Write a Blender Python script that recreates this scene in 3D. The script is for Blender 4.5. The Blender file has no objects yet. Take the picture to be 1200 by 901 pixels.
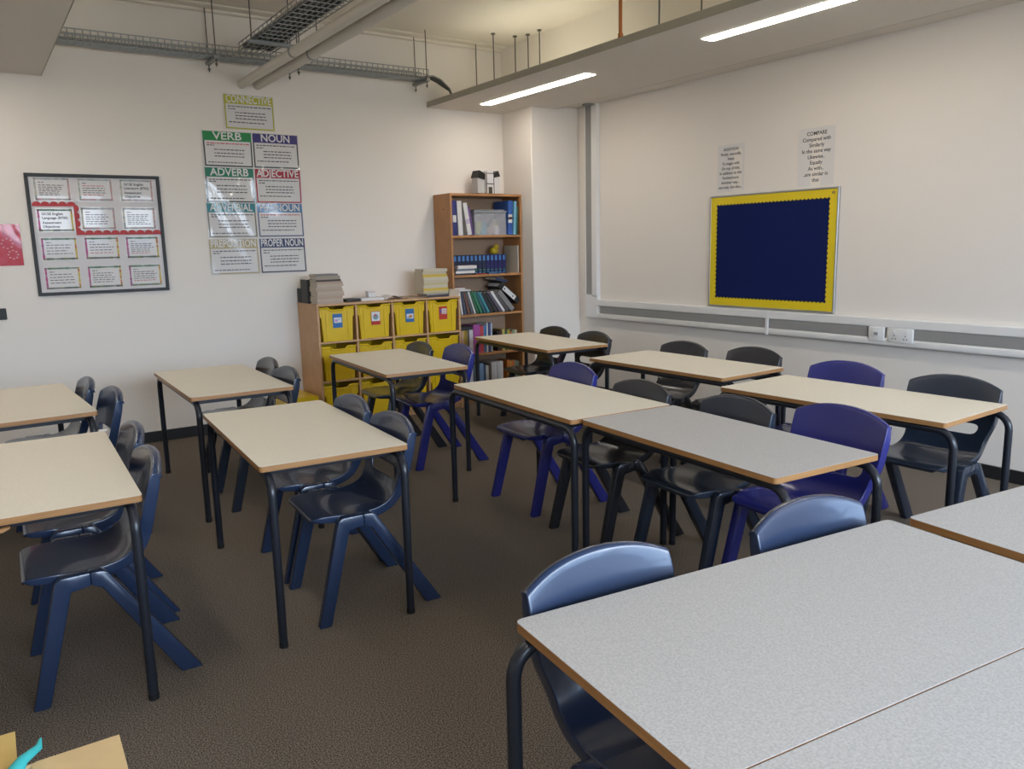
import bpy, bmesh, math, random
from mathutils import Vector, Matrix
rnd = random.Random(7)
S = bpy.context.scene
COL = S.collection
PI = math.pi
R = math.radians
XR, YB = 5.268, 6.974            # right wall, back wall
XL, YF, ZC = -2.2, -2.2, 3.46    # left wall, front (window) wall, ceiling

# ------------------------------------------------------------------ materials
MATS = {}
def mat(name, col=(.5, .5, .5), rough=.5, metal=0., noise=0., nscale=40., bump=0., bscale=200., coat=0., emit=None, estr=0., spec=.5, col2=None, alpha=1., trans=0., band=(.35, .65)):
    if name in MATS: return MATS[name]
    m = bpy.data.materials.new(name); m.use_nodes = True
    nt = m.node_tree; b = nt.nodes['Principled BSDF']
    b.inputs['Base Color'].default_value = (*col, 1)
    b.inputs['Roughness'].default_value = rough
    b.inputs['Metallic'].default_value = metal
    b.inputs['Specular IOR Level'].default_value = spec
    b.inputs['Coat Weight'].default_value = coat
    b.inputs['Coat Roughness'].default_value = .04
    b.inputs['Alpha'].default_value = alpha
    b.inputs['Transmission Weight'].default_value = trans
    if emit:
        b.inputs['Emission Color'].default_value = (*emit, 1)
        b.inputs['Emission Strength'].default_value = estr
    tc = nt.nodes.new('ShaderNodeTexCoord')
    if noise > 0 or col2:
        n = nt.nodes.new('ShaderNodeTexNoise'); n.inputs['Scale'].default_value = nscale; n.inputs['Detail'].default_value = 4
        nt.links.new(tc.outputs['Object'], n.inputs['Vector'])
        r = nt.nodes.new('ShaderNodeValToRGB')
        c2 = col2 or tuple(min(1, c * (1 + noise)) for c in col)
        c1 = col if col2 else tuple(c * (1 - noise) for c in col)
        r.color_ramp.elements[0].position = band[0]; r.color_ramp.elements[1].position = band[1]
        r.color_ramp.elements[0].color = (*c1, 1); r.color_ramp.elements[1].color = (*c2, 1)
        nt.links.new(n.outputs['Fac'], r.inputs['Fac']); nt.links.new(r.outputs['Color'], b.inputs['Base Color'])
    if bump > 0:
        n2 = nt.nodes.new('ShaderNodeTexNoise'); n2.inputs['Scale'].default_value = bscale; n2.inputs['Detail'].default_value = 3
        nt.links.new(tc.outputs['Object'], n2.inputs['Vector'])
        bp = nt.nodes.new('ShaderNodeBump'); bp.inputs['Strength'].default_value = bump; bp.inputs['Distance'].default_value = .004
        nt.links.new(n2.outputs['Fac'], bp.inputs['Height']); nt.links.new(bp.outputs['Normal'], b.inputs['Normal'])
    MATS[name] = m
    return m

def wood(name, c1, c2, scale=(1, 1, 12), rough=.45):
    if name in MATS: return MATS[name]
    m = mat(name, c1, rough); nt = m.node_tree; b = nt.nodes['Principled BSDF']
    tc = nt.nodes.new('ShaderNodeTexCoord'); mp = nt.nodes.new('ShaderNodeMapping'); mp.inputs['Scale'].default_value = scale
    n = nt.nodes.new('ShaderNodeTexNoise'); n.inputs['Scale'].default_value = 6; n.inputs['Detail'].default_value = 5; n.inputs['Distortion'].default_value = .6
    r = nt.nodes.new('ShaderNodeValToRGB'); r.color_ramp.elements[0].position = .3; r.color_ramp.elements[1].position = .7
    r.color_ramp.elements[0].color = (*c1, 1); r.color_ramp.elements[1].color = (*c2, 1)
    nt.links.new(tc.outputs['Object'], mp.inputs['Vector']); nt.links.new(mp.outputs['Vector'], n.inputs['Vector'])
    nt.links.new(n.outputs['Fac'], r.inputs['Fac']); nt.links.new(r.outputs['Color'], b.inputs['Base Color'])
    return m

M_wall = mat('wall_paint', (.77, .72, .66), .75, bump=.04, bscale=90)
M_ceil = mat('ceiling_paint', (.79, .73, .64), .8)
M_raft = mat('raft_panel', (.72, .67, .60), .7)
M_raftedge = mat('raft_edge', (.40, .37, .29), .6)
M_carpet = mat('carpet', (.054, .044, .036), .95, col2=(.238, .200, .164), nscale=215, band=(.41, .60), spec=.1)
M_skirt = mat('skirting_black', (.012, .013, .014), .45)
M_lam = mat('laminate_cream', (.68, .625, .515), .50, col2=(.77, .72, .605), nscale=260, spec=.35)
M_lamg = mat('laminate_grey', (.40, .39, .378), .50, col2=(.515, .502, .487), nscale=210, spec=.35)
M_edge = wood('beech_ply_edge', (.29, .135, .042), (.42, .215, .078), (1, 1, 60), .4)
M_tube = mat('table_tube', (.012, .015, .022), .32)
M_ferr = mat('ferrule', (.006, .006, .006), .6)
M_navy = mat('chair_navy', (.017, .032, .074), .26, spec=.6, coat=.28)
M_char = mat('chair_charcoal', (.020, .021, .027), .24, spec=.55, coat=.15)
M_slate = mat('chair_slate', (.017, .026, .043), .24, spec=.55, coat=.15)
M_royal = mat('chair_royal', (.020, .024, .170), .24, spec=.55, coat=.15)
M_white = mat('white_plastic', (.74, .73, .71), .35)
M_grey = mat('grey_cover', (.27, .265, .255), .5)
M_alu = mat('brushed_steel', (.45, .45, .44), .35, metal=.9)
M_galv = mat('galvanised_steel', (.30, .31, .30), .45, metal=.7)
M_dark = mat('dark_cable', (.022, .022, .022), .55)
M_rod = mat('threaded_rod', (.14, .13, .115), .5, metal=.5)
M_pipe = mat('pipe_white', (.66, .62, .55), .5)
M_copper = mat('copper', (.42, .16, .06), .4, metal=.8)
M_beech = wood('beech_carcass', (.50, .285, .135), (.56, .335, .165), (1, 1, 1.2))
M_shelf = wood('bookcase_wood', (.38, .175, .062), (.45, .22, .085), (1, 1, .8))
M_shelfback = mat('bookcase_back', (.36, .235, .15), .6)
M_yel = mat('tray_yellow', (.68, .45, .006), .32)
M_yelpaper = mat('border_yellow', (.72, .55, .008), .55)
M_black = mat('black', (.008, .008, .008), .5)
M_felt = mat('navy_felt', (.008, .015, .085), .95, noise=.12, nscale=300, spec=.1)
M_paper = mat('paper', (.66, .65, .64), .5)
M_lamin = mat('laminated_paper', (.64, .62, .61), .45, coat=.4, spec=.3)
M_ink = mat('ink', (.025, .025, .03), .5)
M_redink = mat('ink_red', (.45, .03, .03), .5)
M_pages = mat('book_pages', (.60, .55, .45), .8)
M_card = mat('cardboard', (.60, .43, .22), .8, noise=.05, nscale=12)
M_teal = mat('teal_cloth', (.03, .36, .36), .7)
M_glow = mat('lamp_diffuser', (.8, .8, .8), .5, emit=(1, .915, .81), estr=25)
M_up = mat('lamp_uplight', (.8, .8, .8), .5, emit=(1, .98, .80), estr=10.5)
M_clear = mat('clear_plastic', (.62, .62, .66), .12, alpha=.32)
def C(r, g, b, rough=.5):
    return mat('colour_%02d_%02d_%02d' % (r * 99, g * 99, b * 99), (r, g, b), rough)

# ------------------------------------------------------------------ mesh helpers
class MB:
    def __init__(s): s.bm = bmesh.new(); s.mats = []
    def mi(s, m):
        if m is None: return 0
        if m not in s.mats: s.mats.append(m)
        return s.mats.index(m)
    def _post(s, vs, m, M):
        i = s.mi(m); fs = set()
        for v in vs:
            if M: v.co = M @ v.co
            fs.update(v.link_faces)
        for f in fs: f.material_index = i
        return fs
    def box(s, x0, x1, y0, y1, z0, z1, m=None, bev=0., M=None, seg=1):
        r = bmesh.ops.create_cube(s.bm, size=1); vs = r['verts']
        for v in vs:
            v.co = Vector(((x0 + x1) / 2 + v.co.x * (x1 - x0), (y0 + y1) / 2 + v.co.y * (y1 - y0), (z0 + z1) / 2 + v.co.z * (z1 - z0)))
        if bev > 0:
            es = list({e for v in vs for e in v.link_edges})
            rr = bmesh.ops.bevel(s.bm, geom=es, offset=bev, segments=seg, affect='EDGES', profile=.5)
            vs = list({v for f in rr['faces'] for v in f.verts} | {v for v in vs if v.is_valid})
        s._post(vs, m, M); return s
    def poly(s, pts, y0, y1, m=None, M=None, bev=0., seg=2):
        """polygon in (x,z) extruded from y0 to y1"""
        a = [s.bm.verts.new((p[0], y0, p[1])) for p in pts]; b = [s.bm.verts.new((p[0], y1, p[1])) for p in pts]
        n = len(pts); fs = [s.bm.faces.new(a), s.bm.faces.new(b[::-1])]
        for i in range(n): fs.append(s.bm.faces.new((a[i], b[i], b[(i + 1) % n], a[(i + 1) % n])))
        bmesh.ops.recalc_face_normals(s.bm, faces=fs)
        vs = a + b
        if bev > 0:
            es = list({e for f in fs for e in f.edges})
            rr = bmesh.ops.bevel(s.bm, geom=es, offset=bev, segments=seg, affect='EDGES', profile=.5)
            vs = list({v for f in rr['faces'] for v in f.verts} | {v for v in vs if v.is_valid})
        s._post(vs, m, M); return s
    def quadgrid(s, x0, x1, z0, z1, y, nx, nz, m=None):
        g = [[s.bm.verts.new((x0 + (x1 - x0) * i / nx, y, z0 + (z1 - z0) * j / nz)) for j in range(nz + 1)] for i in range(nx + 1)]
        for i in range(nx):
            for j in range(nz):
                f = s.bm.faces.new((g[i][j], g[i + 1][j], g[i + 1][j + 1], g[i][j + 1])); f.material_index = s.mi(m)
        return s
    def tube(s, pts, r, m=None, n=10, cap=True, M=None):
        pts = [Vector(p) for p in pts]; rings = []; N = len(pts)
        up = None; vs = []
        for i, p in enumerate(pts):
            t = (pts[min(i + 1, N - 1)] - pts[max(i - 1, 0)]).normalized()
            if up is None:
                up = Vector((0, 0, 1)) if abs(t.z) < .9 else Vector((1, 0, 0))
            a = (up - t * up.dot(t)).normalized(); b = t.cross(a); up = a
            rr = r[i] if isinstance(r, (list, tuple)) else r
            ring = [s.bm.verts.new(p + (a * math.cos(2 * PI * k / n) + b * math.sin(2 * PI * k / n)) * rr) for k in range(n)]
            rings.append(ring); vs += ring
        for i in range(N - 1):
            for k in range(n):
                s.bm.faces.new((rings[i][k], rings[i][(k + 1) % n], rings[i + 1][(k + 1) % n], rings[i + 1][k]))
        if cap:
            s.bm.faces.new(rings[0][::-1]); s.bm.faces.new(rings[-1])
        s._post(vs, m, M); return s
    def ball(s, c, rx, ry, rz, m=None, M=None, seg=12):
        r = bmesh.ops.create_uvsphere(s.bm, u_segments=seg, v_segments=max(6, seg // 2), radius=1)
        for v in r['verts']: v.co = Vector((c[0] + v.co.x * rx, c[1] + v.co.y * ry, c[2] + v.co.z * rz))
        s._post(r['verts'], m, M); return s
    def addmesh(s, verts, faces, m=None):
        vs = [s.bm.verts.new(v) for v in verts]
        for f in faces:
            try: fc = s.bm.faces.new([vs[i] for i in f]); fc.material_index = s.mi(m)
            except ValueError: pass
        return s
    def words(s, x, z, w, h, y, m, seed=0, center=False):
        """a line of writing too small to read: word-long dashes"""
        q = random.Random(seed); x1 = x + w
        while x < x1 - .004:
            l = min(q.uniform(.012, .035), x1 - x)
            s.quadgrid(x, x + l, z, z + h, y, 2, 1, m); x += l + .006
        return s
    def build(s, name, parent=None, smooth=35, loc=None, rotz=None, fn=None):
        if fn:
            for v in s.bm.verts: v.co = fn(v.co)
        me = bpy.data.meshes.new(name); s.bm.to_mesh(me); s.bm.free()
        for m in s.mats: me.materials.append(m)
        if smooth:
            me.polygons.foreach_set('use_smooth', [True] * len(me.polygons)); me.set_sharp_from_angle(angle=R(smooth))
        o = bpy.data.objects.new(name, me); COL.objects.link(o)
        if parent: o.parent = parent
        if loc: o.location = loc
        if rotz is not None: o.rotation_euler[2] = rotz
        return o

def tag(o, label=None, cat=None, group=None, kind=None):
    if label: o['label'] = label
    if cat: o['category'] = cat
    if group: o['group'] = group
    if kind: o['kind'] = kind
    return o
def thing(name, label, cat, loc=(0, 0, 0), rotz=0, group=None):
    o = bpy.data.objects.new(name, None); COL.objects.link(o); o.empty_display_size = .1
    o.location = loc; o.rotation_euler = (0, 0, rotz)
    return tag(o, label, cat, group)
def copy_tree(o, parent=None):
    c = o.copy(); COL.objects.link(c); c.parent = parent
    for ch in list(o.children): copy_tree(ch, c)
    return c

TXT = {}
def text_geo(body, size, align='CENTER', bold=0., xs=1.):
    k = (body, size, align, bold, xs)
    if k not in TXT:
        cu = bpy.data.curves.new('lettering', 'FONT'); cu.body = body; cu.size = size; cu.align_x = align; cu.align_y = 'CENTER'
        cu.offset = bold; cu.resolution_u = 3
        o = bpy.data.objects.new('lettering', cu); COL.objects.link(o)
        bpy.context.view_layer.update()
        me = bpy.data.meshes.new_from_object(o.evaluated_get(bpy.context.evaluated_depsgraph_get()))
        TXT[k] = ([(v.co.x * xs, 0, v.co.y) for v in me.vertices], [tuple(p.vertices) for p in me.polygons])
        bpy.data.objects.remove(o); bpy.data.curves.remove(cu); bpy.data.meshes.remove(me)
    return TXT[k]
def add_text(mb, body, x, z, y, size, m, align='CENTER', bold=0., fit=None):
    vs, fs = text_geo(body, size, align, bold)
    xs = 1.
    if fit:
        w = max(v[0] for v in vs) - min(v[0] for v in vs); xs = min(1.6, fit / w)
    mb.addmesh([(x + v[0] * xs, y, z + v[2]) for v in vs], fs, m)

# ------------------------------------------------------------------ room
def structure(name, mb):
    return tag(mb.build(name, smooth=0), kind='structure')
structure('floor', MB().box(XL, XR + .15, YF, YB + .15, -.08, 0, M_carpet))
structure('ceiling', MB().box(XL, XR + .15, YF, YB + .15, ZC, ZC + .1, M_ceil))
structure('wall_back', MB().box(XL, XR + .15, YB, YB + .15, 0, ZC, M_wall))
structure('wall_right', MB().box(XR, XR + .15, YF, YB, 0, ZC, M_wall))
structure('wall_left', MB().box(XL - .15, XL, YF, YB + .15, 0, ZC, M_wall))
XCOL, YCOL = 4.68, 6.47
structure('column', MB().box(XCOL, XR, YCOL, YB, 0, ZC, M_wall, .008))
structure('beam', MB().box(XCOL - .01, XR, YF, YCOL, 2.90, ZC, M_ceil))
structure('trim_1', MB().box(XL, XCOL, YB - .05, YB, ZC - .035, ZC, M_ceil, .008).box(XL, XCOL, YB - .16, YB - .05, ZC - .015, ZC, M_ceil, .006))
structure('baseboard_back', MB().box(XL, XCOL, YB - .014, YB, 0, .09, M_skirt, .003))
structure('baseboard_right', MB().box(XR - .014, XR, YF, YCOL, 0, .085, M_skirt, .003))
structure('baseboard_column', MB().box(XCOL, XR - .014, YCOL - .014, YCOL, 0, .085, M_skirt, .003))
structure('baseboard_left', MB().box(XL, XL + .014, YF, YB, 0, .09, M_skirt, .003))
# wall with the windows, behind the camera
wins = [(-.35 + 1.38 * i, -.35 + 1.38 * i + 1.26) for i in range(4)]
WZ0, WZ1 = .75, 2.6
w = MB(); w.box(XL, XR, YF - .2, YF, 0, WZ0, M_wall); w.box(XL, XR, YF - .2, YF, WZ1, ZC, M_wall)
xs = [XL] + [a for p in wins for a in p] + [XR]
for i in range(0, len(xs), 2): w.box(xs[i], xs[i + 1], YF - .2, YF, WZ0, WZ1, M_wall)
structure('wall_front', w)
for i, (a, b) in enumerate(wins):
    w = MB()
    for x in (a, (a + b) / 2 - .02, b - .04): w.box(x, x + .04, YF - .14, YF - .08, WZ0, WZ1, M_white)
    for z in (WZ0, WZ0 + .75, WZ1 - .04): w.box(a, b, YF - .14, YF - .08, z, z + .04, M_white)
    w.box(a - .03, b + .03, YF - .02, YF + .06, WZ0 - .03, WZ0, M_white)
    structure('window_%d' % (i + 1), w)
    L = bpy.data.lights.new('daylight', 'AREA'); L.shape = 'RECTANGLE'; L.size = b - a; L.size_y = 1.65
    L.energy = 115; L.color = (.85, .93, 1.)
    o = bpy.data.objects.new('daylight', L); COL.objects.link(o)
    o.location = ((a + b) / 2, YF - .90, 2.40); o.rotation_euler = (R(40), 0, 0)

for i, (a, b) in enumerate(wins):
    L = bpy.data.lights.new('sky_portal', 'AREA'); L.shape = 'RECTANGLE'; L.size = b - a; L.size_y = WZ1 - WZ0; L.cycles.is_portal = True
    o = bpy.data.objects.new('sky_portal', L); COL.objects.link(o); o.location = ((a + b) / 2, YF - .21, (WZ0 + WZ1) / 2); o.rotation_euler = (R(90), 0, 0)

# ------------------------------------------------------------------ hung ceiling panels with strip lights
def raft(name, label, x0, x1, z, lampx, lamps, rods):
    t = thing(name, label, 'ceiling panel', ((x0 + x1) / 2, 2.4, z))
    cx = (x0 + x1) / 2; P = lambda v: v
    def bld(mb, n, par=t):
        return mb.build(n, par, fn=lambda c: Vector((c.x - cx, c.y - 2.4, c.z - z)))
    bld(MB().box(x0 + .004, x1 - .004, -2.1, YB - .006, z, z + .05, M_raft, .003), 'panel')
    bld(MB().box(x0, x0 + .004, -2.1, YB - .006, z, z + .052, M_raftedge).box(x1 - .004, x1, -2.1, YB - .006, z, z + .052, M_raftedge), 'edge_trim')
    for a, b in lamps:
        l = bld(MB().box(lampx - .052, lampx + .052, a, b, z - .005, z - .0005, M_glow, .002), 'strip_light'); l['label'] = 'long lit strip light'
        bld(MB().box(lampx - .03, lampx + .03, a + .05, b - .05, z + .05, z + .065, M_up), 'uplight_strip')
    for i, (x, y) in enumerate(rods):
        bld(MB().tube([(x, y, z + .05), (x, y, ZC)], .006, M_rod, 6).tube([(x, y, ZC - .012), (x, y, ZC)], .02, M_rod, 8), 'hanger_rod')
    return t
raft('ceiling_raft', 'grey hung ceiling panel along the right wall with two lit strips', 3.82, 4.99, 2.84, 4.225,
     [(5.04, 6.57), (2.30, 3.845), (-.45, 1.10)], [(4.32, 6.86), (4.28, 6.49), (4.51, 6.47), (4.58, 6.36), (4.58, 6.18), (3.87, 3.93), (3.87, 1.6), (4.55, 4.2), (4.55, 2.0)])
raft('ceiling_raft', 'grey hung ceiling panel at the upper left corner', -.56, .637, 2.83, .02,
     [(4.95, 6.50), (2.42, 3.98), (-.4, 1.16)], [(-.3, 6.5), (.3, 4.4), (-.3, 3.0), (.3, 1.6)])
structure('trim_2', MB().box(5.0, XR, YF, YCOL, 2.865, 2.90, M_raft))
tag(MB().tube([(3.845, 4.27, 2.893), (3.845, 4.27, 3.46)], .013, M_copper, 10).tube([(3.845, 4.27, 2.893), (3.845, 4.27, 2.925)], .018, M_copper, 10)
    .build('copper_pipe'), 'copper pipe dropping from the ceiling onto the right ceiling panel', 'pipe')

# cable trays
def basket(mb, p0, p1, w, h, step=.1, r=.0032, m=M_galv, nl=5):
    p0, p1 = Vector(p0), Vector(p1); t = (p1 - p0).normalized(); L = (p1 - p0).length; s = Vector((t.y, -t.x, 0))
    for k in range(nl):
        o = s * (w * (k / (nl - 1) - .5)); mb.tube([p0 + o, p1 + o], r, m, 5)
    for sg in (-1, 1):
        for hh in (.5, 1.): mb.tube([p0 + s * (w / 2 * sg) + Vector((0, 0, h * hh)), p1 + s * (w / 2 * sg) + Vector((0, 0, h * hh))], r, m, 5)
    n = int(L / step)
    for i in range(n + 1):
        c = p0 + t * (L * i / n)
        mb.tube([c - s * w / 2 + Vector((0, 0, h)), c - s * w / 2, c + s * w / 2, c + s * w / 2 + Vector((0, 0, h))], r, m, 5)
TY = 6.80
t = thing('cable_tray', 'steel wire cable tray running along the back wall under the ceiling', 'cable tray', (0, TY, 3.04))
F0 = lambda c: Vector((c.x, c.y - TY, c.z - 3.04))
mb = MB(); basket(mb, (-.6, TY, 3.045), (3.72, TY, 3.045), .14, .085, .05, r=.0045, nl=7); mb.build('wire_basket', t, fn=F0)
mb = MB()
for k in range(5):
    y = TY - .045 + .022 * k
    mb.tube([(-.6 + .001 * k, y, 3.062), (.8, y + .006, 3.066 + .003 * (k % 2)), (2.2, y - .004, 3.06), (3.7, y, 3.064)], .011, M_dark if k % 3 else C(.2, .2, .19), 6)
mb.build('cables', t, fn=F0)
for (x, dy) in ((1.82, 0), (2.48, .0), (3.68, 0)):
    mb = MB().box(x - .02, x + .02, TY - .14, TY + .14, 3.015, 3.04, M_galv, .003); mb.build('support_channel', t, fn=F0)
    for yy in (TY - .11, TY + .11):
        MB().tube([(x, yy, 2.96), (x, yy, ZC)], .005, M_rod, 6).tube([(x, yy, 2.975), (x, yy, 2.985)], .012, M_rod, 6).build('hanger_rod', t, fn=F0)
mb = MB()
for k in range(7):
    y = TY - .05 + .017 * k; e = .10 + .018 * k
    mb.tube([(3.70, y, 3.075), (3.78, y, 3.085), (3.86, y, 3.06), (3.90 + e * .5, y, 2.99), (3.93 + e * .6, y, 2.90)], .008, M_dark if k % 2 else C(.25, .25, .24), 6)
tag(mb.build('cable_bundle'), 'fan of cables drooping off the tray end onto the right ceiling panel', 'cables')
t = thing('cable_tray', 'dark wire cable tray packed with black cables, running front to back', 'cable tray', (2.07, 3.0, 3.07))
F1_ = lambda c: Vector((c.x - 2.07, c.y - 3.0, c.z - 3.07))
mb = MB(); basket(mb, (2.10, -1.9, 3.075), (2.10, 6.60, 3.075), .24, .06, .10, r=.004, nl=7); mb.build('wire_basket', t, fn=F1_)
mb = MB()
for k in range(11):
    x = 1.995 + .021 * k; pts = []
    for i in range(9): pts.append((x + rnd.uniform(-.006, .006), -1.9 + i * 1.055, 3.09 + rnd.uniform(0, .012)))
    mb.tube(pts, .0105, M_dark if k % 4 else C(.12, .12, .12), 6)
mb.build('cables', t, fn=F1_)
for y in (1.2, 3.2, 4.7, 6.2):
    MB().box(1.93, 2.27, y - .02, y + .02, 3.045, 3.07, M_galv, .003).build('support_channel', t, fn=F1_)
    for x in (1.955, 2.245):
        MB().tube([(x, y, 3.0), (x, y, ZC)], .005, M_rod, 6).build('hanger_rod', t, fn=F1_)
for x, lb in ((2.085, 'white ceiling pipe beside the cable tray, the left one of the pair'), (2.218, 'white ceiling pipe beside the cable tray, the right one of the pair')):
    t = thing('ceiling_pipe', lb, 'pipe', (x, 2.5, 2.92), group='white pipes under the ceiling')
    F2_ = lambda c, x=x: Vector((c.x - x, c.y - 2.5, c.z - 2.92))
    MB().tube([(x, -1.9, 2.90), (x, YB - .002, 2.90)], .036, M_pipe, 16).build('pipe_run', t, fn=F2_)
    for y in (5.7, 3.9, 2.2):
        MB().tube([(x, y - .012, 2.90), (x, y + .012, 2.90)], .039, M_galv, 16).tube([(x + .03, y, 2.93), (x + .045, y, 2.99), (x + .045, y, ZC)], .004, M_rod, 6).build('pipe_clip', t, fn=F2_)

# ------------------------------------------------------------------ dado trunking on the right wall
t = thing('trim_3', None, None); t['kind'] = 'structure'
YV = 6.326
x0 = XR - .055
mb = MB().box(XR - .05, XR, YF, 6.15, .915, .978, M_white, .006).box(XR - .05, XR, YF, 6.15, .79, .842, M_white, .012, seg=3).box(XR - .03, XR, YF, 6.15, .84, .917, M_white)
mb.box(XR - .05, XR, 6.14, YV, .79, 1.02, M_white, .006)
mb.box(XR - .05, XR, 6.145, 6.225, 1.0, 2.865, M_white, .005).box(XR - .05, XR, YV - .012, YV, 1.02, 2.865, M_white, .004).box(XR - .03, XR, 6.2, YV, 1.02, 2.865, M_white)
mb.build('trunking_body', t)
mb = MB(); segs = [(6.10, 4.09), (4.06, 3.22), (3.09, 3.083), (2.88, .6), (.57, YF + .02)]
for a, b in segs: mb.box(XR - .044, XR - .03, b, a, .843, .914, M_grey)
mb.box(XR - .044, XR - .03, 6.228, YV - .014, 1.03, 2.86, M_grey)
mb.build('trunking_cover', t)
mb = MB().box(XR - .052, XR, 4.06, 4.09, .786, .98, M_white, .003); mb.build('joint_cover', t)
MB().tube([(5.20, 6.23, 2.852), (5.20, 6.23, 2.8645)], .066, M_grey, 20).build('cut_out_collar', t)
def socket(y0, y1, label, dbl):
    t = thing('wall_socket' if dbl else 'data_socket', label, 'socket', (XR - .03, (y0 + y1) / 2, .87), -PI / 2)
    w = (y1 - y0) / 2
    MB().box(-w, w, -.026, 0, -.052, .048, M_white, .005, seg=2).build('face_plate', t)
    if dbl:
        for sx in (-1, 1):
            MB().box(sx * .045 - .009, sx * .045 + .009, -.031, -.026, .012, .034, M_white, .002).build('rocker_switch', t)
            m = MB()
            for (a, b) in ((0, -.004), (-.011, -.026), (.011, -.026)): m.box(sx * .04 + a - .003, sx * .04 + a + .003, -.0272, -.026, b - .004, b + .004, M_black)
            m.build('pin_holes', t)
    else:
        MB().box(-.02, .02, -.030, -.026, -.018, .02, M_white, .002).box(-.014, .014, -.0305, -.03, -.01, .01, C(.25, .25, .25)).build('outlet', t)
socket(3.085, 3.20, 'small white single data socket on the grey trunking', False)
socket(2.88, 3.062, 'white double power socket on the grey trunking', True)

# light switch at the far left
t = thing('light_switch', 'black light switch at the left edge of the back wall', 'switch', (.185, YB, 1.12))
MB().box(-.05, .045, -.012, 0, -.042, .042, M_black, .004).build('face_plate', t)
MB().box(-.028, -.003, -.018, -.012, -.02, .02, C(.35, .35, .34), .003).build('rocker', t)

# ------------------------------------------------------------------ things on the walls
def curl(amp, w, h, seed):
    q = random.Random(seed); a, b = q.uniform(0, 6), q.uniform(.6, 1.4)
    def fn(c):
        u, v = c.x / w, c.z / h
        return Vector((c.x, c.y - .003 - amp * (.5 + .5 * math.sin(a + 5 * u * b + 2.2 * v)) * (1 - .4 * v), c.z))
    return fn
def grammar_poster(word, x0, x1, z0, z1, head, border, seed, fit=.8, red=False):
    w, h = x1 - x0, z1 - z0
    t = thing('grammar_poster', 'laminated %s poster headed %s' % (head[1], word), 'poster', (x0, YB, z0), 0, 'grammar posters on the back wall')
    fn = curl(.009, w, h, seed)
    sh = MB().quadgrid(-.006, w + .006, -.006, h + .006, -.0002, 14, 10, M_lamin)
    hz = h * .735; bw = .011
    m = MB().quadgrid(0, w, hz, h, -.0012, 14, 4, head[0]); m.build('heading_band', t, fn=fn)['label'] = head[1] + ' heading band'
    sh.quadgrid(0, bw, 0, hz, -.0012, 1, 8, border).quadgrid(w - bw, w, 0, hz, -.0012, 1, 8, border).quadgrid(bw, w - bw, 0, bw, -.0012, 14, 1, border)
    m = MB(); add_text(m, word, w / 2, hz + (h - hz) * .5, -.0022, .085, M_paper, bold=.0015, fit=w * fit); m.build('heading_text', t, fn=fn)
    ys = [.90, .80, .66, .54, .42, .27] if seed % 2 else [.90, .82, .66, .52, .40, .16]
    for k, yy in enumerate(ys):
        ind = .02 if k in (0, 1, 5) else .075
        wd = (w - .05) if k == 0 else (.06 if k == 1 else w - .10 - ind * .6)
        sh.words(ind + .008, hz * yy - .004, wd, .0075, -.0015, M_redink if (k == 0 and red) else M_ink, seed * 10 + k)
    sh.build('laminated_sheet', t, fn=fn)
def H(r, g, b, nm): return (mat('poster_' + nm.replace(' ', '_'), (r, g, b), .45, coat=.4, spec=.3), nm)
g_ = mat('poster_border_dark', (.03, .05, .045), .45, coat=.4, spec=.3)
zr = [2.512, 2.222, 1.935, 1.638]; ph = .28
grammar_poster('CONNECTIVE', 1.93, 2.335, 2.54, 2.812, H(.42, .40, .035, 'olive yellow'), H(.42, .40, .035, 'olive yellow')[0], 3, .92)
grammar_poster('VERB', 1.736, 2.13, zr[0] - ph, zr[0], H(.01, .22, .06, 'bright green'), g_, 4, .6, True)
grammar_poster('NOUN', 2.142, 2.53, zr[0] - ph, zr[0], H(.035, .025, .16, 'dark purple'), g_, 5, .64)
grammar_poster('ADVERB', 1.731, 2.126, zr[1] - ph, zr[1], H(.01, .17, .10, 'deep green'), g_, 6, .8)
grammar_poster('ADJECTIVE', 2.14, 2.532, zr[1] - ph, zr[1], H(.34, .015, .035, 'crimson'), mat('poster_crimson'), 7, .93)
grammar_poster('ADVERBIAL', 1.722, 2.12, zr[2] - ph, zr[2], H(.025, .20, .23, 'teal'), mat('poster_border_olive', (.13, .12, .07), .3), 8, .88)
grammar_poster('PRONOUN', 2.137, 2.53, zr[2] - ph, zr[2], H(.07, .17, .34, 'mid blue'), mat('poster_border_blue', (.06, .08, .16), .3), 9, .88, True)
grammar_poster('PREPOSITION', 1.714, 2.116, zr[3] - ph - .01, zr[3], H(.40, .33, .17, 'tan'), mat('poster_tan'), 10, .93)
grammar_poster('PROPER NOUN', 2.134, 2.533, zr[3] - ph - .01, zr[3], H(.03, .045, .12, 'navy'), mat('poster_border_navy', (.035, .03, .05), .3), 11, .93)

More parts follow.
